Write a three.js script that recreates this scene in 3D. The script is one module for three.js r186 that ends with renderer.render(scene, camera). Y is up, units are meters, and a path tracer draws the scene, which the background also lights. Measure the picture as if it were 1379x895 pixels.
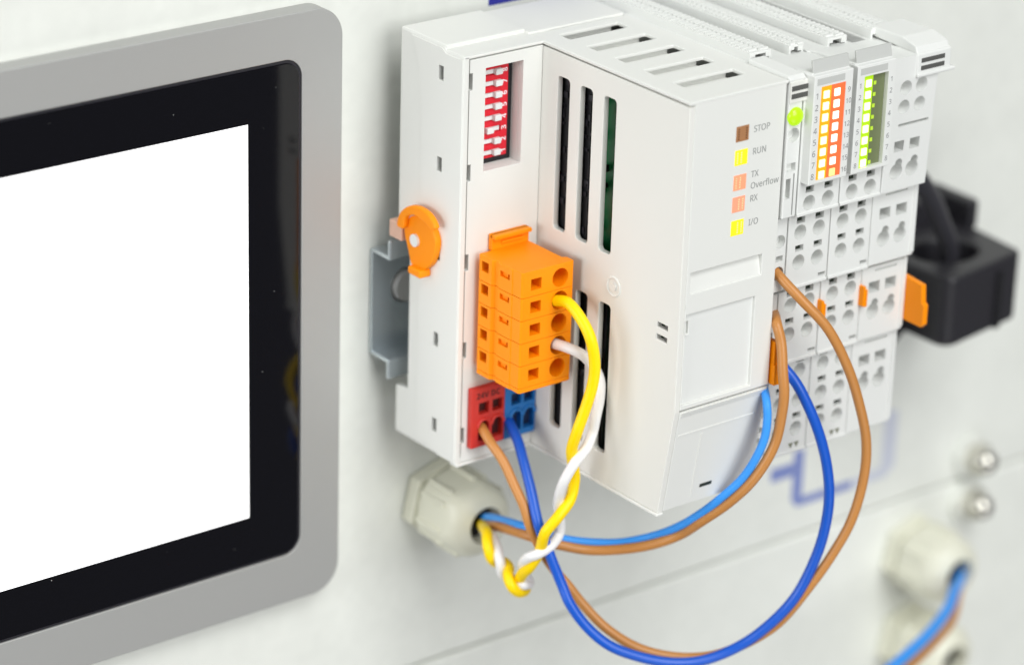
import * as THREE from 'three';
import { RoundedBoxGeometry } from 'three/addons/geometries/RoundedBoxGeometry.js';
import { mergeGeometries } from 'three/addons/utils/BufferGeometryUtils.js';
import { Brush, Evaluator, SUBTRACTION } from 'three-bvh-csg';

// ---------------------------------------------------------------- camera, lamps, exposure
const scene = new THREE.Scene();
scene.background = new THREE.Color(0.13, 0.13, 0.135);       // the unlit rest of the room
const MM = 0.001;                                            // shapes below are drawn in millimetres, the scene is in metres
const camera = new THREE.PerspectiveCamera(11.456, 1024 / 664, 0.05, 20);
camera.position.set(-0.42213, 0.22824, 0.58591);
camera.rotation.set(-0.400386, -0.669523, 0.030469, 'YXZ');
camera.focus = 0.735;
camera.userData.fStop = 8;
scene.add(camera);

const renderer = new THREE.WebGLRenderer({ antialias: true });
renderer.toneMapping = THREE.LinearToneMapping;
renderer.toneMappingExposure = 1.07;
renderer.outputColorSpace = THREE.SRGBColorSpace;
renderer.shadowMap.enabled = true;

const std = (o) => new THREE.MeshStandardMaterial(o);
const rgb = (r, g, b) => new THREE.Color().setRGB(r, g, b);
const housingMat = std({ color: rgb(0.6, 0.6, 0.6), roughness: 0.5 });
// [position, target, width, height, intensity, label]; panels added out of view for key and fill light
const LAMPS = [
  [[-0.2, 1.95, 1.65], [0.04, -0.06, 0.03], 1.35, 1.05, 6.8, 'large unseen light panel added above and in front of the cabinet'],
  [[-1.6, 0.25, 0.3], [0.02, -0.06, 0.04], 0.6, 0.7, 6.6, 'unseen upright light panel added to the left of the touch screen'],
  [[-0.1, 0.8, 2.25], [0.08, -0.06, 0.03], 1.4, 1.15, 4.6, 'unseen fill light panel added straight in front of the cabinet'],
  [[-0.1, -0.95, 1.1], [0.08, -0.1, 0.02], 0.8, 0.7, 1.0, 'unseen low fill light panel added below and in front of the cabinet'],
];
for (const [pos, target, w, h, power, label] of LAMPS) {
  const g = new THREE.Group();
  g.name = 'added_light_panel' + (LAMPS.findIndex((l) => l[5] === label) ? '_00' + LAMPS.findIndex((l) => l[5] === label) : '');
  g.position.set(...pos); g.lookAt(...target); scene.add(g);
  g.userData = { label, category: 'light panel' };
  const body = new THREE.Mesh(new RoundedBoxGeometry(w + 0.04, h + 0.04, 0.05, 2, 0.008), housingMat);
  body.name = 'housing'; body.position.z = -0.032; g.add(body);
  const face = new THREE.Mesh(new THREE.BoxGeometry(w, h, 0.006), std({ color: rgb(0.8, 0.8, 0.8), emissive: rgb(1, 1, 0.98), emissiveIntensity: 0.5 }));
  face.name = 'diffuser'; face.position.z = -0.004; g.add(face);
  const lamp = new THREE.RectAreaLight(new THREE.Color(0.985, 1, 0.988), power, w, h);
  lamp.position.set(...pos); scene.add(lamp); lamp.lookAt(...target);
  lamp.translateZ(-0.004);
  lamp.name = g.name + '_glow';
}

// ---------------------------------------------------------------- helpers
let seed = 7;
const rnd = () => { seed = (seed * 1664525 + 1013904223) % 4294967296; return seed / 4294967296; };
const taken = {};
function numbered(n) { taken[n] = (taken[n] ?? -1) + 1; return taken[n] ? n + '_' + String(taken[n]).padStart(3, '0') : n; }

// uv in metres, laid flat on the plane each triangle faces most
function planarUV(g) {
  g = g.index ? g.toNonIndexed() : g;
  const p = g.attributes.position, uv = new Float32Array(p.count * 2), a = new THREE.Vector3(), b = new THREE.Vector3(), c = new THREE.Vector3();
  for (let i = 0; i < p.count; i += 3) {
    a.fromBufferAttribute(p, i); b.fromBufferAttribute(p, i + 1).sub(a); c.fromBufferAttribute(p, i + 2).sub(a);
    b.cross(c);
    const x = Math.abs(b.x), y = Math.abs(b.y), z = Math.abs(b.z);
    for (let k = i; k < i + 3; k++) {
      const X = p.getX(k) * MM, Y = p.getY(k) * MM, Z = p.getZ(k) * MM;
      uv[2 * k] = x > y && x > z ? Z : X; uv[2 * k + 1] = y > x && y > z ? Z : Y;
    }
  }
  g.setAttribute('uv', new THREE.BufferAttribute(uv, 2));
  return g;
}
function solid(geos, at = [0, 0, 0]) {                        // mm geometries -> one geometry in metres about the point «at»
  const list = (Array.isArray(geos) ? geos : [geos]).map((g) => {
    const f = planarUV(g.clone());
    for (const k of Object.keys(f.attributes)) if (!['position', 'normal', 'uv'].includes(k)) f.deleteAttribute(k);
    f.clearGroups(); f.morphAttributes = {};
    return f;
  });
  const m = list.length > 1 ? mergeGeometries(list) : list[0];
  m.translate(-at[0], -at[1], -at[2]); m.scale(MM, MM, MM);
  return m;
}
function thing(name, label, category, base, group) {
  const o = new THREE.Group(); o.name = numbered(name); o.position.set(...base).multiplyScalar(MM);
  o.userData = { label, category }; if (group) o.userData.group = group;
  o.base = base; scene.add(o); return o;
}
function part(parent, name, geos, mat, label) {               // geometries in world mm; hung under its parent
  const m = new THREE.Mesh(solid(geos, parent.base), mat);
  m.name = name; m.base = parent.base; m.castShadow = m.receiveShadow = true;
  if (label) m.userData.label = label;
  parent.add(m); return m;
}
function piece(parent, name, geo, mat, [x, y, z]) {           // a shared metre geometry placed at a world mm point under its parent
  const m = new THREE.Mesh(geo, mat); m.name = name; m.castShadow = m.receiveShadow = true;
  m.position.set(x - parent.base[0], y - parent.base[1], z - parent.base[2]).multiplyScalar(MM);
  m.base = [x, y, z]; parent.add(m); return m;
}
function single(name, label, category, geos, mat, base, group) {
  const m = new THREE.Mesh(solid(geos, base), mat); m.name = numbered(name); m.position.set(...base).multiplyScalar(MM);
  m.userData = { label, category }; if (group) m.userData.group = group;
  m.base = base; m.castShadow = m.receiveShadow = true; scene.add(m); return m;
}
const box = (x0, x1, y0, y1, z0, z1) => new THREE.BoxGeometry(x1 - x0, y1 - y0, z1 - z0).translate((x0 + x1) / 2, (y0 + y1) / 2, (z0 + z1) / 2);
const rbox = (x0, x1, y0, y1, z0, z1, r = 0.3) => new RoundedBoxGeometry(x1 - x0, y1 - y0, z1 - z0, 2, Math.min(r, (x1 - x0) / 2.01, (y1 - y0) / 2.01, (z1 - z0) / 2.01)).translate((x0 + x1) / 2, (y0 + y1) / 2, (z0 + z1) / 2);
const cylZ = (x, y, z0, z1, r, r1 = r, n = 32) => new THREE.CylinderGeometry(r1, r, z1 - z0, n).rotateX(Math.PI / 2).translate(x, y, (z0 + z1) / 2);
const cylX = (y, z, x0, x1, r, n = 32) => new THREE.CylinderGeometry(r, r, x1 - x0, n).rotateZ(Math.PI / 2).translate((x0 + x1) / 2, y, z);
function rrect(P, x0, y0, x1, y1, r) {
  const s = new P();
  if (!r) { s.moveTo(x0, y0); s.lineTo(x1, y0); s.lineTo(x1, y1); s.lineTo(x0, y1); s.closePath(); return s; }
  s.moveTo(x0 + r, y0); s.lineTo(x1 - r, y0); s.absarc(x1 - r, y0 + r, r, -Math.PI / 2, 0); s.lineTo(x1, y1 - r); s.absarc(x1 - r, y1 - r, r, 0, Math.PI / 2);
  s.lineTo(x0 + r, y1); s.absarc(x0 + r, y1 - r, r, Math.PI / 2, Math.PI); s.lineTo(x0, y0 + r); s.absarc(x0 + r, y0 + r, r, Math.PI, Math.PI * 1.5); return s;
}
const poly = (pts) => new THREE.Shape(pts.map((q) => new THREE.Vector2(...q)));
function ext(shape, w0, w1, bev = 0.2, seg = 12) {
  return new THREE.ExtrudeGeometry(shape, { depth: w1 - w0 - 2 * bev, bevelEnabled: bev > 0, bevelThickness: bev, bevelSize: bev, bevelOffset: -bev, bevelSegments: 2, curveSegments: seg }).translate(0, 0, w0 + bev);
}
const extZ = (shape, z0, z1, bev, seg) => ext(shape, z0, z1, bev, seg);                                   // shape in (x, y)
const extX = (shape, x0, x1, bev, seg) => ext(shape, x0, x1, bev, seg).rotateY(Math.PI / 2);              // shape in (-z, y)
const extY = (shape, y0, y1, bev, seg) => ext(shape, y0, y1, bev, seg).rotateX(-Math.PI / 2);             // shape in (x, -z)
const holeX = (z0, z1, y0, y1, r = 0) => rrect(THREE.Path, -z1, y0, -z0, y1, r);
const holeY = (x0, x1, z0, z1, r = 0) => rrect(THREE.Path, x0, -z1, x1, -z0, r);
const holeZ = (x0, x1, y0, y1, r = 0) => rrect(THREE.Path, x0, y0, x1, y1, r);
const evaluator = new Evaluator(); evaluator.attributes = ['position', 'normal']; evaluator.useGroups = false;
function carve(base, cuts) {
  const prep = (g) => { g = g.index ? g.toNonIndexed() : g.clone(); g.deleteAttribute('uv'); g.clearGroups(); return new Brush(g); };
  let b = prep(base); b.updateMatrixWorld();
  for (const c of cuts) { const t = prep(c); t.updateMatrixWorld(); b = evaluator.evaluate(b, t, SUBTRACTION); }
  return b.geometry;
}
function tube(pts, r, seg = 220, sides = 18) {
  return new THREE.TubeGeometry(new THREE.CatmullRomCurve3(pts.map((q) => new THREE.Vector3(q[0] + (rnd() - 0.5) * 0.14, q[1] + (rnd() - 0.5) * 0.14, q[2] + (rnd() - 0.5) * 0.16)), false, 'centripetal'), seg, r, sides);
}

// ---------------------------------------------------------------- materials
function noiseTexture(size, fn, srgb) {
  const d = new Uint8Array(size * size * 4);
  for (let y = 0; y < size; y++) for (let x = 0; x < size; x++) { const c = fn(x, y); for (let k = 0; k < 3; k++) d[4 * (y * size + x) + k] = Math.max(0, Math.min(255, Array.isArray(c) ? c[k] : c)); d[4 * (y * size + x) + 3] = 255; }
  const t = new THREE.DataTexture(d, size, size); t.wrapS = t.wrapT = THREE.RepeatWrapping; t.magFilter = THREE.LinearFilter; t.minFilter = THREE.LinearFilter;
  if (srgb) t.colorSpace = THREE.SRGBColorSpace; t.needsUpdate = true; return t;
}
function lattice(n) { const v = new Float32Array(n * n).map(() => rnd()); return (x, y) => { const i = Math.floor(x), j = Math.floor(y), u = x - i, w = y - j, s = u * u * (3 - 2 * u), t = w * w * (3 - 2 * w), q = (a, b) => v[(((b % n) + n) % n) * n + (((a % n) + n) % n)]; return (q(i, j) * (1 - s) + q(i + 1, j) * s) * (1 - t) + (q(i, j + 1) * (1 - s) + q(i + 1, j + 1) * s) * t; }; }
const L64 = lattice(64), L16 = lattice(16), L256 = lattice(256);
const grain = noiseTexture(256, (x, y) => 128 + 60 * (L64(x / 4, y / 4) - 0.5) + 90 * (L256(x, y) - 0.5));
const scaled = (t, sx, sy = sx) => { const c = t.clone(); c.repeat.set(1 / sx, 1 / sy); c.needsUpdate = true; return c; };
const fine = scaled(grain, 0.022), coarse = scaled(grain, 0.12);
const smudge = noiseTexture(256, (x, y) => { const v = 252 + 5 * (L16(x / 16, y / 16) - 0.5) + 4 * (L64(x / 4, y / 4) - 0.5); return [v, v, v - 1]; }, true);
const gloss = noiseTexture(256, (x, y) => 150 + 50 * (L16(x / 16, y / 16) - 0.5) + 30 * (L64(x / 4, y / 4) - 0.5));
const M = {
  wall: std({ color: rgb(0.835, 0.85, 0.81), roughness: 0.5, bumpMap: coarse, bumpScale: 0.00001, map: scaled(smudge, 0.15) }),
  abs: std({ color: rgb(0.78, 0.785, 0.755), roughness: 0.58, bumpMap: fine, bumpScale: 0.0000035 }),
  absWarm: std({ color: rgb(0.79, 0.785, 0.745), roughness: 0.58, bumpMap: fine, bumpScale: 0.0000035 }),
  pa: std({ color: rgb(0.78, 0.79, 0.77), roughness: 0.55, bumpMap: fine, bumpScale: 0.0000035 }),
  greyPlastic: std({ color: rgb(0.55, 0.56, 0.54), roughness: 0.5, bumpMap: fine, bumpScale: 0.0000035 }),
  steel: std({ color: rgb(0.47, 0.47, 0.46), roughness: 0.54, metalness: 0.45, bumpMap: scaled(grain, 0.02), bumpScale: 0.000003 }),
  zinc: std({ color: rgb(0.60, 0.66, 0.70), roughness: 0.3, metalness: 0.72, roughnessMap: scaled(gloss, 0.02) }),
  chrome: std({ color: rgb(0.7, 0.68, 0.62), roughness: 0.22, metalness: 1 }),
  glass: new THREE.MeshPhysicalMaterial({ color: rgb(0.002, 0.002, 0.004), roughness: 0.05 }),
  gasket: std({ color: rgb(0.015, 0.014, 0.02), roughness: 0.5 }),
  screen: std({ color: rgb(0.8, 0.8, 0.8), emissive: rgb(1, 1, 1), emissiveIntensity: 1.15, roughness: 0.4 }),
  orange: new THREE.MeshPhysicalMaterial({ color: rgb(1.0, 0.298, 0.0), roughness: 0.5, specularIntensity: 0.5, bumpMap: fine, bumpScale: 0.000003 }),
  orangeTab: new THREE.MeshPhysicalMaterial({ color: rgb(1.0, 0.298, 0.0), roughness: 0.45, specularIntensity: 0.5 }),
  red: std({ color: rgb(0.62, 0.035, 0.025), roughness: 0.45 }),
  dipRed: std({ color: rgb(0.72, 0.012, 0.03), roughness: 0.4 }),
  blue: std({ color: rgb(0.012, 0.19, 0.58), roughness: 0.45 }),
  black: std({ color: rgb(0.008, 0.008, 0.01), roughness: 0.6 }),
  blackPlastic: std({ color: rgb(0.022, 0.021, 0.026), roughness: 0.42, bumpMap: fine, bumpScale: 0.000004 }),
  pcb: std({ color: rgb(0.004, 0.16, 0.05), roughness: 0.35 }),
  clip: std({ color: rgb(0.014, 0.022, 0.012), roughness: 0.5 }),  // near-black, paints the shade inside openings and slots
  gland: std({ color: rgb(0.76, 0.755, 0.63), roughness: 0.42, bumpMap: fine, bumpScale: 0.000004 }),
  pin: std({ color: rgb(0.8, 0.82, 0.82), roughness: 0.35 }),
  yellowW: new THREE.MeshPhysicalMaterial({ color: rgb(1.0, 0.69, 0.0), roughness: 0.4, specularIntensity: 0.6 }),
  whiteW: std({ color: rgb(0.84, 0.83, 0.83), roughness: 0.38 }),
  brownW: std({ color: rgb(0.55, 0.235, 0.06), roughness: 0.38 }),
  blueW: std({ color: rgb(0.006, 0.095, 0.56), roughness: 0.34 }),
  lblueW: new THREE.MeshPhysicalMaterial({ color: rgb(0.05, 0.33, 0.92), roughness: 0.4, specularIntensity: 0.6 }),
  cable: std({ color: rgb(0.035, 0.034, 0.042), roughness: 0.4 }),
  print: std({ color: rgb(0.03, 0.035, 0.33), roughness: 0.5 }),
  blueprint: std({ color: rgb(0.22, 0.27, 0.56), roughness: 0.5 }),
  paleprint: std({ color: rgb(0.62, 0.645, 0.74), roughness: 0.5 }),
  dark: std({ color: rgb(0.09, 0.09, 0.085), roughness: 0.6 }),
};
function printed(w, h, draw, px = 24) {                        // flat print on a clear backing; w, h in mm
  const c = document.createElement('canvas'); c.width = Math.ceil(w * px); c.height = Math.ceil(h * px);
  const g = c.getContext('2d'); g.clearRect(0, 0, c.width, c.height); draw(g, px, c.width, c.height);
  const t = new THREE.CanvasTexture(c); t.colorSpace = THREE.SRGBColorSpace;
  return std({ map: t, transparent: true, roughness: 0.5 });
}
function decal(parent, name, mat, x, y, z, w, h, rx = 0) {
  const m = new THREE.Mesh(new THREE.PlaneGeometry(w * MM, h * MM), mat); m.name = name; m.receiveShadow = true;
  m.position.set(x - parent.base[0], y - parent.base[1], z - parent.base[2]).multiplyScalar(MM); m.rotation.x = rx; parent.add(m); return m;
}

// ---------------------------------------------------------------- setting: the painted cabinet front in two sheets
function structure(name, geos, mat) { const m = new THREE.Mesh(solid(geos), mat); m.name = name; m.userData = { kind: 'structure' }; m.receiveShadow = true; m.castShadow = true; scene.add(m); return m; }
structure('wall', [rbox(-420, 520, -171.6, 330, -4, 0, 0.8)], M.wall);
structure('wall_lower', [rbox(-420, 520, -520, -172.4, -3.8, 0.2, 1.3)], M.wall);
structure('wall_backing', [box(-420, 520, -520, 330, -8, -5)], M.greyPlastic);

// ---------------------------------------------------------------- touch screen
{
  const t = thing('touch_screen', 'large touch panel with blank white display, black glass border and brushed steel frame', 'touch screen', [-110, -66.5, 0]);
  const outer = rrect(THREE.Shape, -260, -139.5, -13.3, 6.5, 7.5);
  outer.holes.push(holeZ(-245, -24.3, -126.9, -4.1, 4.6));
  part(t, 'frame', extZ(outer, 0.05, 5, 0.25, 20), M.steel);
  const ring = rrect(THREE.Shape, -244.9, -126.8, -24.4, -4.2, 4.5); ring.holes.push(holeZ(-244.2, -25.1, -126.1, -4.9, 3.9));
  part(t, 'gasket', extZ(ring, 1, 4.75, 0.1, 16), M.gasket);
  const gl = rrect(THREE.Shape, -244.2, -126.1, -25.1, -4.9, 3.9); gl.holes.push(holeZ(-230, -38.8, -114.05, -17.25));
  part(t, 'glass_border', extZ(gl, 2, 5.0, 0.06, 16), M.glass);
  part(t, 'display', box(-230, -38.8, -114.05, -17.25, 2, 4.96), M.screen);
  const specks = []; for (let i = 0; i < 9; i++) { const s = i % 3; const x = s === 0 ? -38 + rnd() * 12 : -100 + rnd() * 74, y = s === 0 ? -110 + rnd() * 92 : s === 1 ? -16 + rnd() * 10 : -125 + rnd() * 10; specks.push(new THREE.CircleGeometry(0.03 + rnd() * rnd() * 0.1, 7).translate(x, y, 5.012)); }
  part(t, 'dust', specks, M.greyPlastic).userData.kind = 'stuff';
  const lamp = new THREE.RectAreaLight(new THREE.Color(1, 1, 1), 0.8, 0.19, 0.096); lamp.name = 'display_glow';
  lamp.position.set(-0.1344, -0.06565, 0.0056); scene.add(lamp); lamp.lookAt(-0.1344, -0.06565, 1);
}

// ---------------------------------------------------------------- printed marks on the wall
{
  single('printed_marking', 'dark blue printed block on the wall above the white controller', 'marking', box(31.6, 62, -3, 20, 0.02, 0.06), M.print, [47, 8, 0]);
  const t = thing('printed_symbol', 'blurred blue outline of a box with a short stem printed below the terminals', 'marking', [158, -152, 0]);
  part(t, 'outline', [extZ(poly([[139.6, -146], [139.6, -160.6], [141.6, -163], [162, -163], [162, -160.4], [143.4, -160.4], [143.4, -146]]), 0.02, 0.06, 0)], M.blueprint);
  part(t, 'pale_outline', [extZ(poly([[162.1, -163], [174.5, -163], [178, -160], [178, -143], [172.8, -143], [172.8, -159.4], [162.1, -160.4]]), 0.02, 0.06, 0)], M.paleprint);
  part(t, 'stem', box(131.5, 139.5, -153.2, -149.2, 0.02, 0.06), M.blueprint);
}

// ---------------------------------------------------------------- DIN rail
{
  const t = thing('din_rail', 'zinc plated steel mounting rail showing left of the white controller', 'mounting rail', [45, -69.5, 0]);
  // profile in (y, z), a sheet 1 mm thick
  const prof = [[-52, 7.6], [-56.6, 7.6], [-56.6, 0.6], [-82.4, 0.6], [-82.4, 7.6], [-87, 7.6]];
  const sheet = (y0, y1, z0, z1) => rbox(-1.7, 102, y0, y1, z0, z1, 0.35);
  part(t, 'lip', sheet(-56.9, -52, 7.2, 8.2), M.zinc);
  part(t, 'lip', sheet(-87, -82.1, 7.2, 8.2), M.zinc);
  part(t, 'web', [sheet(-57, -56, 0.7, 7.9), sheet(-83, -82, 0.7, 7.9)], M.zinc);
  const base = rrect(THREE.Shape, -1.7, -82.6, 102, -56.4, 0); base.holes.push(rrect(THREE.Path, 3.8, -71.8, 19, -62.8, 4.4));
  part(t, 'base', extZ(base, 0.3, 1.3, 0.1), M.zinc);
  part(t, 'screw', [cylZ(8.2, -67.3, 0.2, 2.6, 4.1, 3.7)], std({ color: rgb(0.66, 0.65, 0.63), roughness: 0.45, metalness: 0.35 }));
}

// ---------------------------------------------------------------- controller
const X1 = 22.3, X2 = 50, ZF = 32.7, ZT = 83.46, ZT2 = 79.3;
const plc = thing('controller', 'white plastic bus controller with vent slots and orange plug in front of the rail', 'controller', [25, -50, 9]);
{
  // side wall of the low housing, five slots
  const side = poly([[-ZF, -100], [-25.6, -100.2], [-24.4, -99.3], [-9, -99.3], [-9, -88.3], [-13.6, -87.6], [-13.6, -47.2], [-9, -46.5], [-9, -0.25], [-25.2, -0.25], [-26.2, -1.15], [-ZF, -1.15]]);
  for (const y of [-6.7, -28.3, -49.8, -71.2, -92.8]) side.holes.push(holeX(23.6, 25.4, y - 1.7, y + 1.7));
  part(plc, 'side_wall', extX(side, 0, 1.5, 0.25), M.abs);
  const field = poly([[-ZF + 0.3, -99.6], [-26.2, -99.8], [-25, -98.8], [-17.4, -98.8], [-17.4, -20], [-16.4, -8], [-13.4, -0.8], [-24.8, -0.8], [-26.2, -1.7], [-ZF + 0.3, -1.7]]);
  for (const y of [-6.7, -28.3, -49.8, -71.2, -92.8]) field.holes.push(holeX(23.6, 25.4, y - 1.7, y + 1.7));
  part(plc, 'side_field', extX(field, -0.2, 0.08, 0.09), M.abs);
  // front of the low housing: window for the switch block, notched left edge
  const L = [[1.75, -99.9]], N = [-93.2, -71.7, -50.1, -28.5, -7];
  for (const y of N) L.push([1.75, y - 2], [2.6, y - 2], [2.6, y + 2], [1.75, y + 2]);
  L.push([1.75, -1.9], [X1 - 0.1, -1.9], [X1 - 0.1, -99.9]);
  const front = poly(L.reverse()); front.holes.push(holeZ(6.2, 16.8, -28.9, -4.5));
  part(plc, 'low_front', extZ(front, ZF - 1.6, ZF - 0.1, 0.12), M.abs);
  part(plc, 'low_top', [rbox(0.1, X1 + 0.2, -1.6, -0.85, 24.5, ZF, 0.3), rbox(0.1, X1 + 0.1, -1.4, 0.08, 9.05, 25.8, 0.35), rbox(X1, X2, -1.4, -0.45, 9.05, 27.3, 0.4)], M.abs);
  part(plc, 'housing_bottom', [rbox(0.02, X1, -100.02, -98.6, 9, ZF - 0.2, 0.3), rbox(X1 + 1.6, X2, -99.7, -98.2, 9, 78.5, 0.3), rbox(X1 - 0.35, X1 + 1.6, -100.75, -99.95, ZF - 0.3, ZT2 + 0.2, 0.3), rbox(0.2, X1 + 1, -100.75, -100.04, ZF - 2.5, ZF + 0.4, 0.3)], M.abs);
  part(plc, 'housing_back', [box(1.5, X2, -98.5, -1.5, 14, 15.4), box(X2 - 1.2, X2, -98, -1.6, 10.6, ZT - 6)], M.abs);
  // tall housing, left wall with six vents
  const tall = poly([[-ZT + 0.1, -2.1], [-ZF + 4, -2.1], [-ZF + 4, -99.9], [-ZT2 + 0.1, -99.9], [-ZT + 0.1, -73.6]]);
  for (const z of [38.2, 46.3, 54.6]) {
    tall.holes.push(rrect(THREE.Path, -z - 4.3, -44, -z, -7.5, 1));
    tall.holes.push(rrect(THREE.Path, -z - 5.2, -92.7, -z - 1.1, -56, 1));
  }
  tall.holes.push(holeX(76.1, 79.6, -55.2, -54, 0), holeX(76, 79.5, -58.1, -56.9, 0));
  part(plc, 'tall_side_wall', extX(tall, X1, X1 + 1.5, 0.18), M.absWarm);
  part(plc, 'screw_boss', [new THREE.TorusGeometry(2.2, 0.32, 10, 32).rotateY(Math.PI / 2).translate(X1 + 0.05, -51, 60.6), cylX(-51, 60.6, X1 - 0.35, X1 + 1, 1.0)], M.absWarm);
  part(plc, 'port_clip', [box(X1 + 0.6, X1 + 1.4, -55.1, -54.1, 78, 79.5), box(X1 + 0.6, X1 + 1.4, -58, -57, 78, 79.5)], M.dark);
  // top of the tall housing with louvres
  const top = rrect(THREE.Shape, X1, -(ZT + 0.05), X2 + 0.4, -27.4, 0);
  for (const z of [30.9, 40.9, 50.8, 60.9, 70.8]) top.holes.push(holeY(28, 45.1, z, z + 4.1, 0.3));
  part(plc, 'tall_top', extY(top, -1.75, -0.9, 0.25), M.abs);
  for (const z of [30.9, 40.9, 50.8, 60.9, 70.8]) part(plc, 'louvre', [box(27, 44.4, -3.6, -3.1, z - 1.8, z + 5), box(27, 44.4, -3.1, -1.8, z - 1.8, z - 1.3)], M.abs);
  part(plc, 'groove', box(28, 46, -0.9, -0.86, 26.7, 27.3), M.greyPlastic);
  // front plate with grip hollow and label pocket
  const F = poly([[X1 + 1.45, -73.4], [X2, -73.4], [X2, -1.0], [X1 + 1.45, -1.0]]);
  F.holes.push(holeZ(24.9, 45.8, -45.6, -40.7, 0.15), holeZ(24.2, 44.4, -72.2, -50.5, 0.15), holeZ(24.0, 26.2, -48.9, -48.2), holeZ(24.0, 24.9, -55, -52));
  part(plc, 'front_plate', extZ(F, ZT - 1.9, ZT, 0.22), M.abs);
  part(plc, 'grip_hollow', extX(poly([[-ZT + 2.0, -40.5], [-ZT + 1.45, -40.5], [-ZT + 0.35, -45.8], [-ZT + 1.2, -45.8]]), 24.7, 46, 0), M.abs);
  part(plc, 'label_pocket', [box(24, 44.6, -72.4, -50.3, ZT - 2.2, ZT - 0.75)], M.pa);
  part(plc, 'pocket_slot', [box(23.9, 26.3, -49, -48.1, ZT - 2, ZT - 1.6), box(23.9, 25, -55.1, -51.9, ZT - 2, ZT - 1.6)], M.abs);
  // lower flap leaning back
  const za = ZT - 0.1, zb = ZT2, k = (za - zb) / 25.9, fl = (y) => za + (y + 73.8) * k;
  part(plc, 'lower_flap', [extX(poly([[-za, -73.8], [-za + 1.6, -73.8], [-zb + 1.6, -99.7], [-zb, -99.7]]), X1 + 1.5, X2, 0.25),
    extX(poly([[-za - 0.35, -74.1], [-za + 0.6, -74.1], [-fl(-75.2) + 0.6, -75.2], [-fl(-75.2) - 0.15, -75.2]]), X1 + 2, X2 - 0.5, 0.1)], M.abs);
  part(plc, 'flap_rib', [extX(poly([[-fl(-80) - 0.12, -80], [-fl(-80) + 0.3, -80], [-fl(-80.5) + 0.3, -80.5], [-fl(-80.5) - 0.12, -80.5]]), X1 + 2.4, X2 - 3, 0),
    extX(poly([[-fl(-81.4) - 0.12, -81.4], [-fl(-81.4) + 0.3, -81.4], [-fl(-98) + 0.3, -98], [-fl(-98) - 0.12, -98]]), 31.6, 31.95, 0)], M.abs);
  part(plc, 'flap_slot_shade', extX(poly([[-fl(-95.4) - 0.05, -95.4], [-fl(-95.4) + 0.3, -95.4], [-fl(-96.3) + 0.3, -96.3], [-fl(-96.3) - 0.05, -96.3]]), 34, 37.6, 0), M.clip);  // dark strip laid on the flap as the shade of a slot
  // circuit board behind the vents
  const board = part(plc, 'circuit_board', box(27.4, 28.8, -96, -4, 14, 76), M.pcb, 'green circuit board behind the vent slots');
  part(board, 'dark_slab', [box(24.6, 27.3, -50, -5, 34, 47.5), box(24.6, 27.3, -95, -54, 38, 56)], M.black);  // black slabs added to keep the view through the vents dark
  const smd = []; for (let i = 0; i < 130; i++) { const y = -95 + rnd() * 89, z = 36 + rnd() * 14; smd.push(box(24.2, 27.39, y, y + 0.5 + rnd() * 1.3, z, z + 0.5 + rnd() * 1.2)); }
  const sm = part(board, 'small_components', smd, M.gasket); sm.userData.kind = 'stuff';
  part(plc, 'dark_sheet', [box(29, 48, -97, -3, 30, 31), box(1.6, 22, -98, -5, 24.8, 25.6)], M.black);  // black sheets put in to darken the inside behind vents and slots

  // switch block in its pocket
  const pocket = part(plc, 'switch_pocket', [box(5.6, 6.2, -29.5, -3.9, 27, ZF - 1.62), box(16.8, 17.4, -29.5, -3.9, 27, ZF - 1.62), box(6.2, 16.8, -4.5, -3.9, 27, ZF - 1.62), box(6.2, 16.8, -29.5, -28.9, 27, ZF - 1.62)], M.abs);
  part(pocket, 'pocket_floor', [box(6.2, 16.8, -28.9, -4.5, 27, 27.6), box(15.55, 16.75, -28.85, -4.55, 27.7, 28.5), box(6.25, 15.5, -28.85, -27.65, 27.7, 28.5)], M.black);
  const dip = part(plc, 'dip_switch', carve(box(6.3, 15.5, -27.6, -5.6, 27.7, 28.75), Array.from({ length: 8 }, (_, i) => box(8.6, 13.7, -26.5 + i * 2.743 - 0.75, -26.5 + i * 2.743 + 0.75, 28.15, 29))), M.dipRed, 'red switch block with eight white sliders');
  const slider = solid([rbox(-1.0, 1.0, -0.72, 0.72, 0, 1.5, 0.25)]), channel = solid(box(-1.55, 1.55, -0.5, 0.5, 0, 0.3));
  for (let i = 0; i < 8; i++) { const y = -26.5 + i * 2.743, left = i === 2; piece(dip, 'slider', slider, M.pin, [left ? 10.4 : 12.5, y, 28.1]); piece(dip, 'slider_track', channel, M.pin, [left ? 12.0 : 10.3, y, 28.12]); }
  decal(dip, 'numbers', printed(2.2, 22, (g, s, w, h) => { g.fillStyle = 'rgb(250,235,240)'; g.font = `bold ${1.9 * s}px sans-serif`; g.textAlign = 'center'; g.textBaseline = 'middle'; for (let i = 0; i < 8; i++) { g.save(); g.translate(w / 2, h - (1.4 + i * 2.743) * s); g.rotate(-Math.PI / 2); g.fillText(String(i + 1), 0, 0); g.restore(); } }, 30), 14.6, -16.9, 28.78, 2.2, 22);

  // status windows and their printed names
  const win = [[-10.7, [0.42, 0.20, 0.09], 0], [-16.2, [0.95, 0.80, 0.02], 0.28], [-22.0, [0.95, 0.36, 0.20], 0.2], [-27.1, [0.95, 0.36, 0.22], 0.2], [-32.6, [0.95, 0.80, 0.02], 0.28]];
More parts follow.
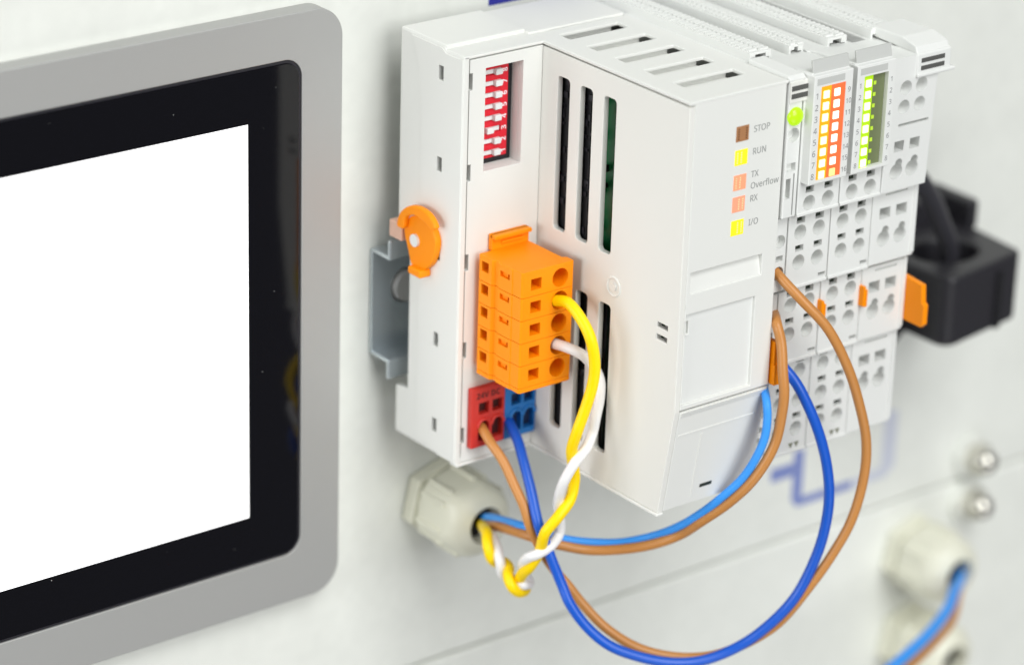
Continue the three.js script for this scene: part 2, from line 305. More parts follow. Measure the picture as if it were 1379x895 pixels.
  for (const [y, c, e] of win) {
    const w = part(plc, 'status_window', rbox(35.85, 39.5, y - 1.85, y + 1.7, ZT - 0.5, ZT + 0.08, 0.05), std({ color: rgb(...c), emissive: rgb(...c), emissiveIntensity: e, roughness: 0.35 }), e ? undefined : 'brown unlit status window');
    decal(w, 'window_grid', printed(3.4, 3.3, (g, s) => { g.fillStyle = e ? 'rgba(255,250,190,.75)' : 'rgba(90,50,30,.5)'; for (let i = 0; i < 5; i++) for (let j = 0; j < 5; j++) if ((i * 7 + j * 3 + Math.round(y)) % 3 !== 0 && i % 2 === 0) g.fillRect((0.3 + i * 0.6) * s, (0.25 + j * 0.6) * s, 0.42 * s, 0.42 * s); }), 37.7, y - 0.1, ZT + 0.1, 3.2, 3.1);
  }
  decal(plc, 'printed_names', printed(9, 26, (g, s) => { g.fillStyle = 'rgb(150,152,150)'; g.font = `${2.05 * s}px sans-serif`; g.textBaseline = 'middle'; for (const [q, y] of [['STOP', 1.8], ['RUN', 7.0], ['TX', 12.3], ['Overflow', 15.0], ['RX', 18.0], ['I/O', 23.6]]) g.fillText(q, 0.1 * s, y * s, 8.6 * s); }, 36), 45.3, -21.6, ZT + 0.04, 9, 26);

  // red and blue supply terminals
  for (const [x0, x1, mat, label, base] of [[3.3, 13.0, M.red, 'red supply terminal block', 0], [13.05, 22.1, M.blue, 'blue supply terminal block', 1]]) {
    const w = (x1 - x0), c1 = x0 + w * 0.37, c2 = x0 + w * 0.78, cuts = [];
    for (const c of [c1, c2]) { cuts.push(box(c - 1.5, c + 1.5, -88.1, -85.2, 31, 36), cylZ(c, -91.3, 31, 36, 1.55), box(c - 1.55, c + 1.55, -94.8, -91.3, 31, 36)); }
    const b = part(plc, 'supply_terminal', carve(rbox(x0, x1, -96.4, -81.4, ZF - 0.05, 34.3, 0.25), cuts), mat, label);
    for (const c of [c1, c2]) { part(b, 'hood', [new THREE.TorusGeometry(1.75, 0.42, 10, 24, Math.PI).translate(c, -91.2, 34.4)], mat); part(b, 'mouth_shade', box(c - 1.5, c + 1.5, -94.8, -85.1, ZF - 0.09, ZF + 0.03), base ? std({ color: rgb(0.003, 0.02, 0.08), roughness: 0.6 }) : std({ color: rgb(0.05, 0.004, 0.004), roughness: 0.6 })); }  // darkened red and blue plates paint the shade inside the openings
    if (!base) decal(b, 'printed_rating', printed(8, 2.4, (g, s) => { g.fillStyle = 'rgb(45,12,14)'; g.font = `bold ${2.1 * s}px sans-serif`; g.textBaseline = 'middle'; g.fillText('24V DC', 0.1 * s, 1.2 * s, 7.8 * s); }, 36), x0 + 5.2, -83.4, 34.33, 8, 2.3);
  }

  // orange rail catch on the left side
  const smooth = (pts) => { const s = new THREE.Shape(new THREE.CatmullRomCurve3(pts.map(([y, z]) => new THREE.Vector3(-z, y, 0)), true, 'centripetal').getPoints(60).map((v) => new THREE.Vector2(v.x, v.y))); return s; };
  const lever = part(plc, 'rail_catch', extX(smooth([[-46.8, 13.8], [-43.3, 16.1], [-42.3, 20.4], [-43.4, 24.2], [-46.5, 26.0], [-51.9, 24.5], [-54.4, 22], [-55.6, 20], [-55.4, 17.3], [-51.5, 15.3]]), -1.9, -0.05, 0.35, 20), M.orange, 'orange rail catch with white pivot');
  part(lever, 'rim', extX(smooth([[-46.2, 12.9], [-42.7, 14.0], [-39.9, 17.6], [-39.1, 21.5], [-40, 25.6], [-42.2, 27.6], [-43, 26.2], [-42, 23], [-41.6, 19.5], [-43.2, 16.2], [-46.2, 15.2]]), -3.4, -1.85, 0.4, 24), M.orange);
  part(lever, 'toe', rbox(-3.4, -0.1, -56.4, -54.5, 17.4, 22.2, 0.5), M.orange);
  part(lever, 'pivot', [cylX(-48.3, 18.4, -2.5, -1, 1.5)], M.pin);
  part(plc, 'catch_slide', rbox(-2.2, 1.5, -50.3, -46.2, 8.4, 13.2, 0.3), std({ color: rgb(0.74, 0.47, 0.36), roughness: 0.5 }), 'pale pinkish slide of the rail catch');

  // narrow power strip with the green lamp, between the tall housing and the first terminal
  const S0 = 50.45, S1 = 54.5;
  const strip = part(plc, 'supply_strip', carve(rbox(S0, S1, -33.4, -1, 12, 84, 0.3), [cylZ(52.4, -13.9, 82, 86, 1.7), box(51, 53.6, -22.4, -20.4, 82.6, 86), box(51, 52.4, -28.8, -24, 81.5, 86), box(53.1, 53.5, -33, -23, 83.2, 86)]), M.pa);
  part(strip, 'top_cover', [extX(poly([[-70, 0.1], [-70, -2.2], [-83.6, -2.2], [-84.1, -1.0], [-83, -0.2]]), S0, 55.2, 0.25)], M.pa);
  part(strip, 'vent_slit_shade', [box(50.7, 56.4, -3.4, -2.3, 84.0, 84.5), box(50.7, 56.4, -5.2, -4.1, 84.0, 84.5)], M.dark);  // dark strips painted as the shade in the vent slits
  part(strip, 'vent_frame', [rbox(50.5, 57, -6.2, -1.4, 83.9, 84.35, 0.1)], M.absWarm);
  part(strip, 'lamp', [new THREE.SphereGeometry(2.15, 28, 18).scale(1, 1, 0.6).translate(52.4, -9.5, 84.1)], std({ color: rgb(0.25, 0.4, 0.01), emissive: rgb(0.42, 0.75, 0.0), emissiveIntensity: 0.75, roughness: 0.25 }), 'glowing yellow-green lamp');
  const lower = [[-52, -34.2, 81.8], [-71.4, -53.4, 80.1], [-95.5, -72, 78.6]];
  for (const [y0, y1, z] of lower) part(plc, 'supply_strip', carve(rbox(S0, S1, y0, y1, 12, z, 0.3), [cylZ(52.4, y0 + 4.6, z - 2, z + 2, 1.6), cylZ(52.4, y0 + 12.2, z - 2, z + 2, 1.6), box(51.3, 53.5, y0 + 7.4, y0 + 8.8, z - 2, z + 2)]), M.pa);
  part(plc, 'release_tab', [rbox(50.5, 51.9, -73.2, -62.8, 81.5, 84.4, 0.25), rbox(50.38, 53, -73.4, -68.4, 83, 84.9, 0.25)], M.orangeTab, 'orange release tab at the right edge');
}

// ---------------------------------------------------------------- orange plug
{
  const t = thing('terminal_plug', 'orange five-pole plug with two wires, on the front of the controller', 'plug', [12, -77, 33]);
  // one pole in plan (x, z), carved by its square, round and side openings; five copies stacked
  const H = 5.52, pts = [[4.5, 34.4], [4.1, 34.7], [4.1, 39.3], [4.9, 39.9], [4.9, 40.9], [4.55, 41.2], [4.55, 46.2], [4.75, 46.4], [4.75, 49.3], [5.1, 49.7], [19.3, 49.7], [19.6, 49.4], [19.6, 47], [18.6, 46.4], [18.6, 34.4]];
  const prof = poly(pts.map(([x, z]) => [x, -z]).reverse());
  const y0 = -75.9;
  const raw = extY(prof, 0.05, H - 0.05, 0.12);
  const pole = carve(raw, [
    box(7.3, 10.3, 1.55, 4.25, 37, 52), new THREE.CylinderGeometry(2.3, 1.8, 15, 36).rotateX(Math.PI / 2).translate(15.7, 2.9, 43.2),
    box(2, 9.5, 2.5, 4.9, 35.6, 38.2), box(2, 5.3, 3.2, 4.55, 41.9, 45.4), box(2, 7.2, 3.25, 4.5, 43.9, 45.35)]);
  const pg = solid(pole, [12, 0, 42]);
  for (let i = 0; i < 5; i++) piece(t, 'pole', pg, M.orange, [12, y0 + i * H, 42]);
  const mouth = solid([box(-1.5, 1.5, -1.4, 1.4, 0, 0.4)]);
  for (let i = 0; i < 5; i++) piece(t, 'clip_inset', mouth, M.zinc, [8.8, y0 + i * H + 2.9, 37.6]);
  part(t, 'end_plate', extY(prof, 0.02, 0.9, 0.15).translate(0, y0 + 5 * H - 0.2, 0), M.orange);
  part(t, 'end_plate', extY(prof, -1.15, -0.03, 0.15).translate(0, y0, 0), M.orange);
  part(t, 'latch', [rbox(8.0, 18.6, -48, -44.1, 32.8, 34.3, 0.25), rbox(8.0, 18.6, -45.1, -44.1, 33.4, 35.4, 0.25), rbox(10.4, 16.6, -46.3, -45.9, 34.2, 34.9, 0.1)], M.orange);
  part(t, 'side_flange', [rbox(18.4, 19.6, y0, y0 + 5 * H + 0.6, 46.6, 49.5, 0.2)], M.orange);
  part(t, 'foot', [rbox(6, 18.4, -76.5, -49, 32.8, 34.5, 0.2)], M.orange);
}

// ---------------------------------------------------------------- bus terminals
const TIER = [[-33.6, -1.2, 84.0], [-52.1, -34.2, 81.8], [-71.4, -53.4, 80.1], [-95.6, -72, 78.6]];
const HOLES = [[-31, -27.75, 0], [-38.8, -35.8, 1], [-46, -42.6, 1], [-57.1, -54.15, 2], [-64.3, -61.0, 2], [-75, -72.15, 3], [-82.4, -79.0, 3], [-89.7, -86.4, 3]];
const cup = (x, y, z, r = 1.8) => [cylZ(x, y, z - 4.6, z + 1, r * 0.74, r * 1.08, 28)];
const digits = (list, size, sp, w) => printed(w, sp * list.length, (g, s, W) => { g.fillStyle = 'rgb(135,135,138)'; g.font = `${size * s}px sans-serif`; g.textAlign = 'center'; g.textBaseline = 'middle'; list.forEach((q, i) => g.fillText(q, W / 2, (i + 0.5) * sp * s)); }, 40);
function makeTerminal(base, label, lens) {
  const t = thing('bus_terminal', label, 'bus terminal', base, 'white bus terminals on the rail');
  const cx = base[0], insetGeo = solid(box(-1.2, 1.2, -0.62, 0.62, 0, 0.3));
  TIER.forEach(([y0, y1, z], k) => {
    const cuts = [];
    HOLES.forEach(([hy, sy, tier]) => { if (tier === k) for (const dx of [-2.75, 2.9]) { cuts.push(...cup(cx + dx, hy, z)); cuts.push(box(cx + dx - 1.25, cx + dx + 1.25, sy - 0.75, sy + 0.75, z - 3.6, z + 1)); } });
    if (k === 1 || k === 2) cuts.push(box(cx + 3.6, cx + 5.8, y0 + 1.3, y0 + 2.1, z - 2, z + 1));
    const st = part(t, 'housing_step', carve(rbox(cx - 6.35, cx + 6.35, y0, y1, 12 + k * 0.01, z, 0.3), cuts), M.pa);
    HOLES.forEach(([hy, sy, tier]) => { if (tier === k) for (const dx of [-2.75, 2.9]) piece(st, 'clip_inset', insetGeo, M.clip, [cx + dx, sy, z - 1.4]); });  // dark insets put the shade of the square openings into colour
    if (k === 1 || k === 2) part(st, 'coding_slot_shade', box(cx + 3.65, cx + 5.75, y0 + 1.3, y0 + 2.1, z - 1.6, z - 1.3), M.clip);  // dark insert colours the shade inside the slot
    part(st, 'lip', [rbox(cx - 6.3, cx + 6.3, y0 - 0.2, y0 + 0.6, z - 3, z + 0.25, 0.2)], M.pa);
  });
  // display block standing proud of the top step
  const zl = 86.5;
  const blk = rbox(cx - 5.8, cx + 5.8, -25.7, -0.3, 80, zl, 0.25);
  const L = part(t, 'display_block', carve(blk, [box(cx - 3.65, cx + 3.65, -24.8, -3, zl - (lens === 'green' ? 1.3 : 0.35), zl + 1)]), M.pa);
  part(t, 'top_cover', [extX(poly([[-70, -0.9], [-70, -2.2], [-85.8, -2.2], [-86.3, -0.6], [-85, 0]]), cx - 5.66, cx + 5.66, 0.25)], M.pa);
  part(t, 'marker_carrier', [extX(poly([[-84.6, -0.3], [-85.3, -0.5], [-84.7, 2.7], [-84.1, 2.7]]), cx - 5.1, cx + 5.6, 0.15)], M.greyPlastic, 'grey marker plate standing on the top edge');
  part(t, 'marker_window', [box(cx - 5, cx + 3.2, -2.5, -1.0, zl, zl + 0.06)], M.greyPlastic);
  if (lens === 'orange') {
    const w = part(L, 'lamp_window', [box(cx - 3.6, cx - 0.5, -24.8, -3, zl - 0.6, zl - 0.12)], std({ color: rgb(0.4, 0.15, 0.01), emissive: rgb(1, 0.42, 0.0), emissiveIntensity: 0.8, roughness: 0.4 }), 'amber strip behind the left lamps');
    part(L, 'lamp_window', [box(cx - 0.45, cx + 3.6, -24.8, -3, zl - 0.6, zl - 0.12)], std({ color: rgb(0.4, 0.06, 0.02), emissive: rgb(1, 0.17, 0.05), emissiveIntensity: 0.8, roughness: 0.4 }), 'orange-red strip behind the right lamps');
    const led = solid(rbox(-0.84, 0.84, -0.88, 0.88, 0, 0.35, 0.12));
    const warm = std({ color: rgb(0.9, 0.8, 0.5), emissive: rgb(1, 0.82, 0.36), emissiveIntensity: 1.3 }), pink = std({ color: rgb(0.9, 0.7, 0.6), emissive: rgb(1, 0.80, 0.62), emissiveIntensity: 1.25 }), dim = std({ color: rgb(0.8, 0.5, 0.2), emissive: rgb(1, 0.62, 0.2), emissiveIntensity: 0.9 });
    for (let i = 0; i < 8; i++) { piece(L, 'lamp', led, warm, [cx - 2.0, -5.0 - i * 2.68, zl - 0.2]); piece(L, 'lamp', led, i === 7 ? dim : pink, [cx + 1.2, -5.0 - i * 2.68, zl - 0.2]); }
    decal(L, 'printed_digits', digits(['1', '2', '3', '4', '5', '6', '7', '8'], 1.9, 2.68, 1.8), cx - 4.75, -14.4, zl + 0.03, 1.8, 21.44);
    decal(L, 'printed_digits', digits(['9', '10', '11', '12', '13', '14', '15', '16'], 1.6, 2.68, 2), cx + 4.75, -14.4, zl + 0.03, 2, 21.44);
  } else {
    part(L, 'lamp_window', [box(cx - 3.6, cx - 0.45, -24.8, -3, zl - 1.5, zl - 0.6)], std({ color: rgb(0.15, 0.25, 0.01), emissive: rgb(0.42, 0.72, 0.0), emissiveIntensity: 0.8, roughness: 0.4 }), 'green strip behind the lit lamps');
    part(L, 'dark_window', [box(cx - 0.45, cx + 3.6, -24.8, -3, zl - 1.7, zl - 1.1)], std({ color: rgb(0.17, 0.20, 0.10), roughness: 0.35 }), 'unlit grey-green half of the display');
    const led = solid(rbox(-0.8, 0.8, -0.85, 0.85, 0, 0.35, 0.12)), dot = solid(rbox(-0.4, 0.4, -0.45, 0.45, 0, 0.2, 0.1));
    const lit = std({ color: rgb(0.9, 0.9, 0.5), emissive: rgb(0.97, 1, 0.5), emissiveIntensity: 1.4 }), faint = std({ color: rgb(0.4, 0.6, 0.05), emissive: rgb(0.42, 0.6, 0.02), emissiveIntensity: 0.4 });
    for (let i = 0; i < 8; i++) { piece(L, 'lamp', led, lit, [cx - 1.9, -5.0 - i * 2.68, zl - 0.6]); piece(L, 'lamp', dot, faint, [cx + 0.5, -5.4 - i * 2.68, zl - 1.05]); }
    decal(L, 'printed_digits', digits(['1', '2', '3', '4', '5', '6', '7', '8'], 1.6, 2.68, 1.8), cx - 4.75, -14.4, zl + 0.03, 1.8, 21.44);
    decal(L, 'printed_digits', digits(['1', '2', '3', '4', '5', '6', '7', '8'], 1.6, 2.68, 1.8), cx + 4.75, -14.4, zl + 0.03, 1.8, 21.44);
  }
  // printed arrows at the foot, small digits beside the openings
  decal(t, 'printed_arrows', printed(9, 2, (g, s) => { g.fillStyle = 'rgb(120,122,100)'; for (const x of [1, 5.4, 7.2]) { g.beginPath(); g.moveTo(x * s, 0.3 * s); g.lineTo((x + 1.5) * s, 0.3 * s); g.lineTo((x + 0.75) * s, 1.7 * s); g.fill(); } }), cx, -93.9, 78.64, 9, 2);
  return t;
}
const ridge = (x0, x1, ytop, z1, name, parent) => {              // ribbed strip on top, ribs across it, ends open with a hooked profile
  part(parent, name, [extZ(poly([[x0, -2], [x0 + 0.6, -2], [x0 + 0.6, ytop - 1.2], [x0 + 1.6, ytop - 1.2], [x0 + 1.6, ytop - 0.6], [x1 - 1.6, ytop - 0.6], [x1 - 1.6, ytop - 1.6], [x1 - 0.6, ytop - 1.6], [x1 - 0.6, -2], [x1, -2], [x1, ytop], [x0, ytop]]), 8, z1, 0.12)], M.pa);
  const teeth = []; for (let z = 10; z < z1 - 1; z += 1.55) teeth.push(box(x0 + 0.5, x0 + (x1 - x0) * 0.47, ytop - 0.05, ytop + 0.4, z, z + 0.85), box(x0 + (x1 - x0) * 0.53, x1 - 0.4, ytop - 0.05, ytop + 0.4, z + 0.5, z + 1.35));
  const m = part(parent, 'ribs', teeth, M.pa); m.userData.kind = 'stuff';
};
ridge(51.5, 57.8, 1.0, 69.4, 'top_rib_strip', plc);
const tA = makeTerminal([61.2, -50, 12], 'white bus terminal with two rows of glowing orange lamps beside the controller', 'orange');
const tB = makeTerminal([74.15, -50, 12], 'white bus terminal with a row of green-yellow lamps, between two other terminals', 'green');
ridge(62.6, 66.9, 1.0, 70, 'top_rib_strip', tA);
part(tA, 'top_channel', [box(57.9, 62.5, -2.4, -1.6, 12, 71), box(67.0, 72.2, -2.2, -1.4, 12, 71)], M.pa);
ridge(73.4, 79.2, 1.0, 71, 'top_rib_strip', tB);
part(tB, 'top_channel', [box(67.6, 73.3, -1.35, -0.9, 12, 70.5)], M.pa);
part(tB, 'top_channel', [box(79.3, 85.3, -1.9, -1.2, 12, 71)], M.pa);
part(tA, 'release_tab', [rbox(66.9, 67.7, -62.6, -57.6, 79, 81.7, 0.2), rbox(67.6, 68.5, -62.9, -58.6, 79, 81.5, 0.2)], M.orangeTab, 'small orange release tab');
part(tB, 'release_tab', [rbox(79.9, 80.7, -62.0, -57.0, 79, 81.7, 0.2), rbox(80.6, 81.5, -62.3, -58.0, 79, 81.5, 0.2)], M.orangeTab, 'small orange release tab');

// last terminal: square and keyhole openings, no display
{
  const cx = 87.0, t = thing('bus_terminal', 'rightmost white bus terminal with square and keyhole openings and no lamps', 'bus terminal', [87, -50, 12], 'white bus terminals on the rail');
  const R1 = cx + 7.7, L0 = cx - 6.35, key = (x, y, z) => [cylZ(x, y, z - 5, z + 1, 1.45, 2.05, 28), cylZ(x + 0.55, y + 2.0, z - 3.5, z + 1, 0.9, 1.15, 20), box(x - 0.5, x + 1.5, y, y + 2, z - 2, z + 0.6)];
  const rows = { 1: [-39.7, -46], 2: [-58.5, -64.6], 3: [-77.6, -83.6] };
  TIER.forEach(([y0, y1, z], k) => {
    const cuts = [];
    if (k) for (const dx of [-2.3, 2.9]) { const [sy, ky] = rows[k]; cuts.push(box(cx + dx - 1.7, cx + dx + 1.7, sy - 1.35, sy + 1.35, z - 5.5, z + 1), ...key(cx + dx, ky, z)); }
    else {
      for (const dx of [-2.3, 2.6]) { for (const y of [-8.6, -13.2]) cuts.push(cylZ(cx + dx + 0.1, y, z - 2.5, z + 4, 1.1, 2.3, 28)); cuts.push(box(cx + dx - 1.5, cx + dx + 1.5, -24, -21.4, z - 4.5, z + 3), ...key(cx + dx, -28.9, z)); }
      cuts.push(box(cx - 3.2, cx + 6.2, -17.9, -17.2, z - 1.2, z + 3));
    }
    if (k) cuts.push(box(cx - 2.4, cx + 4.6, y1 - 1.25, y1 - 0.75, z - 0.8, z + 1));
    const body = k ? rbox(L0, R1, y0, y1, 12, z, 0.3) : extX(poly([[-12, -33.6], [-84, -33.6], [-85.4, -6.6], [-85.4, -1.2], [-12, -1.2]].reverse()), L0, R1, 0.25);
    const st = part(t, 'housing_step', carve(body, cuts), M.pa);
    if (k) part(st, 'end_plate', [rbox(R1 - 1.2, R1 + 0.05, y0 + 0.8, y1 + 0.3, z - 4, z + 0.3, 0.2)], M.pa);
  });
  const V = part(t, 'vent_head', [rbox(cx + 0.4, R1 + 3.4, -6.3, -1.0, 78, 85.75, 0.5), rbox(cx + 0.4, R1 + 4.6, -6.6, -5.6, 76, 86.2, 0.4)], M.pa);
  part(V, 'vent_slit_shade', [box(cx + 1.6, cx + 8.8, -3.2, -2.2, 85.6, 85.9), box(cx + 1.6, cx + 8.8, -5.0, -4.0, 85.6, 85.9)], M.dark);  // dark strips stand for the shade inside the two slits
  part(t, 'cover', [extX(poly([[-70, 1.4], [-70, -0.8], [-85.2, -1.2], [-84.6, 0.4], [-80, 1.6]].reverse()), cx + 0.6, R1 + 3, 0.3)], M.pa);
  part(t, 'side_rail', [rbox(R1 - 0.8, R1 + 0.5, -2, 0.6, 12, 72, 0.2)], M.pa);
  ridge(86.2, 92.8, 1.0, 71.5, 'top_rib_strip', t);
  part(t, 'release_tab', [extX(poly([[-78, -58.2], [-78, -68.6], [-80.5, -69.0], [-86.0, -69.1], [-86.8, -68.2], [-86.8, -63.4], [-86, -62.9], [-85.6, -58.6], [-79, -58.0]]), R1 + 0.1, R1 + 1.6, 0.3)], M.orangeTab, 'large orange release tab standing out at the side');
}

// ---------------------------------------------------------------- black cable bracket at the right
{
  const t = thing('cable_bracket', 'black plastic block on the wall holding a black cable, behind the terminals', 'cable bracket', [166, -95, 0]);
  const plan = new THREE.Shape(); // in (x, -z)
  plan.moveTo(150, -8); plan.lineTo(150.6, -37); plan.quadraticCurveTo(151, -41, 155, -40.8); plan.lineTo(179.5, -36.8); plan.quadraticCurveTo(181.6, -36.4, 181.8, -34); plan.lineTo(184.4, -8); plan.closePath();
  const hole = new THREE.Path(); hole.absellipse(164.5, -25, 9.6, 7.8, 0, Math.PI * 2); plan.holes.push(hole);
  part(t, 'block', extY(plan, -104.2, -85, 0.9, 24), M.blackPlastic);
  part(t, 'groove', box(171.2, 173.2, -104, -88.5, 36.9, 38.8), M.black);
  part(t, 'back_plate', [rbox(148, 185, -112, -79, 0.2, 8, 1.2), rbox(181.4, 185.2, -86, -77.6, 0.3, 17, 1.4)], M.blackPlastic);
  part(t, 'lug', [extZ(poly([[138, -116], [141, -116.5], [156, -104], [156, -92], [138, -92]]), 6, 24, 0.8)], M.blackPlastic);
  single('cable', 'thick black cable rising out of the black bracket', 'cable', tube([[165, -104, 26], [164.6, -92, 27], [163.2, -83.5, 28], [159.1, -76, 29], [153, -68, 31], [146, -60, 33], [136, -51, 35], [125, -44, 36], [112, -38, 38]], 2.55, 80), M.cable, [165, -104, 25]);
}

// ---------------------------------------------------------------- cable glands
function gland(base, label, cut = 0) {
  const [x, y] = base, t = thing('cable_gland', label, 'cable gland', base, 'pale plastic cable glands');
  const hex = (r, n = 6, off = 0) => poly(Array.from({ length: n }, (_, i) => [x + r * Math.cos(i * 2 * Math.PI / n + off), y + r * Math.sin(i * 2 * Math.PI / n + off)]));
  part(t, 'nut', [extZ(hex(10.9, 6, 0.3), 0.3, 4.6, 0.6), cylZ(x, y, 0.25, 6.9, 8.6)], M.gland);
  // body: rounded hexagon that closes to a mouth
  const N = 72, R = 26, pos = [], idx = [], zs = [5.6, 5.7, 6.1, 7.5, 9.5, 12.5, 15.2, 16.6, 17.6, 18.6, 19.4, 20.1, 20.6, 21.0, 21.2, 21.0, 15], rs = [8.8, 9.7, 10.2, 10.4, 10.4, 10.3, 10.1, 9.9, 9.6, 9.1, 8.4, 7.5, 6.4, 5.4, 5.0, 4.7, 4.6];
  zs.forEach((z, j) => { for (let i = 0; i < N; i++) { const a = i / N * Math.PI * 2, q = ((a - 0.3) % (Math.PI / 3) + Math.PI / 3) % (Math.PI / 3) - Math.PI / 6, f = Math.min(1, 0.925 / Math.cos(q)), m = j < 7 ? 1 : Math.max(0, 1 - (j - 6) / 4), k = j > 12 ? 1 : f * m + (1 - m) * (0.97 - (0.97 - 0.93) * 0.5); pos.push(x + rs[j] * k * Math.cos(a), y + rs[j] * k * Math.sin(a), z); } });
  for (let j = 0; j < zs.length - 1; j++) for (let i = 0; i < N; i++) { const a = j * N + i, b = j * N + (i + 1) % N; idx.push(a, b, a + N, b, b + N, a + N); }
  const g = new THREE.BufferGeometry(); g.setAttribute('position', new THREE.Float32BufferAttribute(pos, 3)); g.setIndex(idx); g.computeVertexNormals();
  part(t, 'dome_nut', g, M.gland);
  const ribs = []; for (let i = 0; i < 6; i++) { const a = 0.3 + i * Math.PI / 3; for (const o of [-3.4, 3.4]) ribs.push(rbox(8.4, 10.05, o - 0.7, o + 0.7, 6.0, 15.4, 0.5).rotateZ(a + Math.PI / 6).translate(x, y, 0)); }
  part(t, 'grip_ridge', ribs, M.gland);
  part(t, 'seal', [cylZ(x, y, 13, 16.5, 4.8)], M.black);
  return t;
}
gland([18.9, -125.8, 0], 'pale plastic cable gland with four wires, under the white controller');
gland([185.8, -188, 0], 'blurred pale cable gland with blue and brown wires, lower right of the wall');
gland([186.8, -215.5, 0], 'pale cable gland at the bottom edge, lowest one at the right');

// ---------------------------------------------------------------- two cap nuts at the far right
for (const [x, y, label] of [[207.5, -164.5, 'upper of two shiny cap nuts at the right above the seam'], [207.5, -178.5, 'lower of two shiny cap nuts at the right below the seam']]) {
  const t = thing('cap_nut', label, 'cap nut', [x, y, 0], 'shiny cap nuts at the right');
  part(t, 'washer', [cylZ(x, y, 0.25, 2.2, 6.4)], M.wall);
  part(t, 'nut', [extZ(poly(Array.from({ length: 6 }, (_, i) => [x + 4.6 * Math.cos(i * Math.PI / 3), y + 4.6 * Math.sin(i * Math.PI / 3)])), 2.2, 6, 0.4), new THREE.SphereGeometry(3.9, 28, 18).translate(x, y, 6.2)], M.chrome);
}

// ---------------------------------------------------------------- wires
const yellow = [[16.5, -58.2, 44.0], [15.0, -56.5, 49.0], [14.7, -55.4, 54.0], [15.2, -57.8, 58.0], [15.7, -61.6, 61.0], [16.5, -67.6, 62.0], [16.3, -72.4, 62.0], [15.0, -78.0, 61.5], [13.3, -84.5, 60.6], [13.3, -89.4, 59.0], [15.0, -94.1, 57.6], [16.1, -98.4, 57.0], [14.5, -102.9, 57.6], [10.5, -106.3, 58.0], [8.1, -109.7, 57.0], [8.6, -115.8, 54.5], [7.5, -120.1, 52.5], [7.5, -123.5, 49.6], [9.0, -127.0, 47.0], [11.3, -129.7, 46.4], [8.4, -129.2, 47.8], [6.0, -127.0, 48.0], [5.9, -125.1, 46.4], [8.1, -124.4, 43.8], [8.7, -124.3, 41.0], [7.8, -124.7, 39.6], [5.7, -122.5, 40.0], [5.5, -120.0, 39.0], [7.5, -118.7, 36.0], [13.6, -122.3, 27.0], [19.1, -126.1, 19.0], [23.2, -129.5, 12.0]];
const white = [[17.8, -69.4, 44.0], [15.5, -67.4, 49.0], [15.8, -67.0, 53.0], [17.4, -67.8, 55.8], [19.8, -70.5, 57.0], [21.2, -74.1, 58.2], [20.6, -78.2, 59.2], [19.4, -82.3, 59.8], [18.7, -86.3, 59.6], [16.8, -89.2, 60.0], [13.5, -92.2, 60.2], [11.7, -95.7, 59.4], [11.3, -99.5, 58.0], [12.7, -104.7, 55.6], [14.0, -109.2, 54.8], [14.1, -112.7, 54.6], [10.8, -114.6, 55.6], [7.5, -115.7, 55.4], [6.4, -117.5, 53.0], [7.8, -121.3, 49.4], [10.2, -125.5, 47.6], [11.3, -127.7, 47.8], [8.5, -126.8, 48.8], [8.0, -126.4, 46.6], [8.1, -127.2, 43.6], [6.8, -125.9, 43.0], [6.3, -122.6, 42.6], [7.7, -120.9, 39.6], [9.3, -120.0, 35.4], [14.8, -124.3, 26.0], [19.7, -127.3, 18.5], [23.4, -130.2, 12.0]];
const brown_loop = [[7.7, -91.7, 30.0], [6.6, -91.8, 34.0], [6.2, -93.9, 38.0], [6.8, -97.1, 42.0], [7.3, -101.9, 46.0], [7.8, -106.2, 49.0], [8.3, -110.8, 51.0], [10.8, -117.2, 52.6], [13.2, -121.7, 54.0], [14.9, -125.0, 57.0], [17.4, -129.5, 60.0], [20.4, -134.5, 65.0], [26.7, -139.7, 70.0], [33.9, -142.0, 75.0], [41.1, -141.6, 80.0], [47.9, -137.8, 85.0], [53.7, -133.5, 88.0], [59.5, -123.4, 92.0], [64.0, -115.8, 94.0], [67.7, -107.6, 95.5], [70.2, -96.8, 96.0], [70.0, -87.8, 96.0], [67.2, -77.4, 95.5], [63.6, -68.0, 94.5], [58.9, -58.5, 92.0], [54.5, -52.2, 88.0], [52.8, -49.2, 84.5], [52.2, -47.2, 81.0], [53.5, -46.7, 76.0]];
const blue_loop = [[16.5, -91.8, 30.0], [14.1, -92.2, 35.0], [12.9, -94.4, 39.5], [11.3, -97.5, 44.0], [9.8, -102.7, 49.0], [8.7, -109.2, 53.5], [9.9, -114.0, 55.0], [10.6, -117.8, 56.5], [11.7, -123.2, 59.0], [12.3, -127.2, 61.5], [14.8, -132.6, 65.0], [18.4, -136.8, 69.0], [24.2, -139.9, 73.0], [31.1, -141.8, 77.0], [37.2, -141.6, 80.5], [44.3, -139.0, 84.0], [49.6, -134.2, 87.5], [56.0, -126.5, 90.5], [60.2, -115.7, 92.5], [61.7, -107.7, 93.4], [61.9, -100.1, 93.5], [60.7, -91.9, 93.0], [58.9, -84.2, 91.5], [57.0, -78.0, 89.5], [55.2, -72.9, 87.0], [54.1, -70.0, 84.0], [53.9, -68.3, 80.0], [55.6, -67.9, 75.0]];
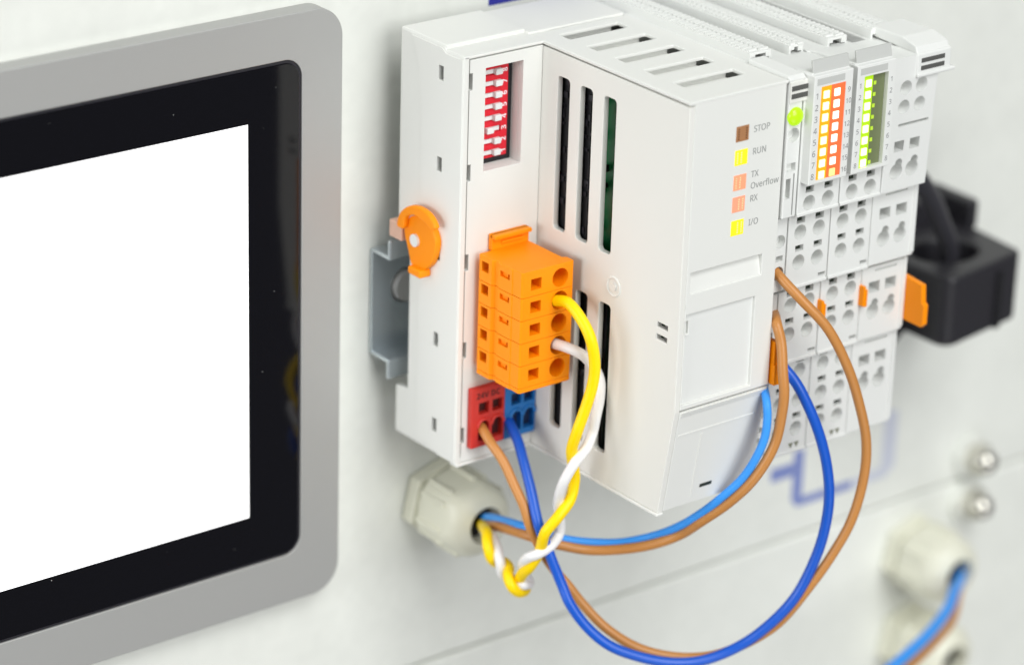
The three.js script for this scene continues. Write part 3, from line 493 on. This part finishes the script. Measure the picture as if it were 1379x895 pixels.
const brown_gland = [[23.1, -129.1, 12.0], [19.7, -126.1, 18.5], [16.2, -123.1, 25.0], [12.4, -118.7, 35.0], [11.4, -115.8, 47.0], [14.3, -117.0, 49.5], [17.4, -118.0, 51.5], [22.7, -119.2, 55.0], [28.2, -118.7, 60.0], [33.4, -116.8, 65.0], [37.5, -113.4, 70.0], [38.6, -107.4, 76.5], [41.3, -101.4, 82.0], [44.1, -95.5, 86.0], [46.8, -89.8, 88.0], [48.7, -85.1, 88.5], [49.6, -79.0, 89.0], [49.8, -73.6, 89.0], [50.1, -68.5, 88.0], [50.8, -62.5, 86.0], [51.1, -58.6, 84.0], [53.8, -58.4, 80.0], [58.1, -59.9, 74.0]];
const light_blue_gland = [[23.1, -128.7, 12.0], [19.7, -124.9, 18.5], [16.6, -121.2, 25.0], [13.7, -117.3, 35.0], [11.8, -114.5, 44.5], [15.1, -115.6, 48.5], [18.4, -116.8, 51.0], [23.4, -117.8, 54.0], [29.4, -117.7, 58.5], [34.6, -115.6, 63.5], [36.9, -111.2, 70.0], [38.2, -105.7, 76.0], [40.1, -99.9, 81.2], [43.1, -94.4, 84.5], [45.1, -88.8, 86.6], [46.4, -84.1, 87.2], [47.2, -79.5, 87.0], [47.6, -76.3, 86.0], [49.5, -75.2, 83.0], [53.1, -75.9, 78.0]];
const light_blue_right = [[194.5, -193.1, 12.0], [188.7, -189.3, 18.0], [184.1, -187.3, 23.0], [172.5, -184.1, 32.0], [164.3, -184.1, 38.0], [149.0, -183.8, 46.0], [133.7, -183.7, 52.0], [119.3, -183.3, 57.0]];
const brown_right = [[194.3, -194.2, 12.0], [188.6, -190.9, 18.0], [183.8, -189.7, 23.0], [177.2, -189.1, 29.0], [168.3, -189.8, 36.0], [155.5, -189.1, 43.0], [142.4, -188.0, 49.0], [125.6, -187.7, 55.0]];
const wire = (name, label, pts, r, mat) => single(name, label, 'wire', tube(pts, r, pts.length * 12), mat, pts[0]);
wire('wire', 'thick yellow wire leaving the second hole of the orange plug', yellow, 1.32, M.yellowW);
wire('wire', 'white wire leaving the orange plug and twisted round the yellow wire', white, 1.22, M.whiteW);
wire('wire', 'brown wire hanging in a wide loop from the red terminal block', brown_loop, 1.16, M.brownW);
wire('wire', 'dark blue wire hanging in a loop from the blue terminal block', blue_loop, 1.24, M.blueW);
wire('wire', 'brown wire curving from the near cable gland under the controller', brown_gland, 1.2, M.brownW);
wire('wire', 'light blue wire running beside the brown wire from the near gland', light_blue_gland, 0.98, M.lblueW);
wire('wire', 'light blue wire drooping from the blurred gland at lower right', light_blue_right, 1.5, M.lblueW);
wire('wire', 'thin brown wire behind the light blue one at lower right', brown_right, 1.2, M.brownW);

scene.traverse((o) => { delete o.base; if (o.isMesh) { o.castShadow = true; o.receiveShadow = true; } });
renderer.render(scene, camera);
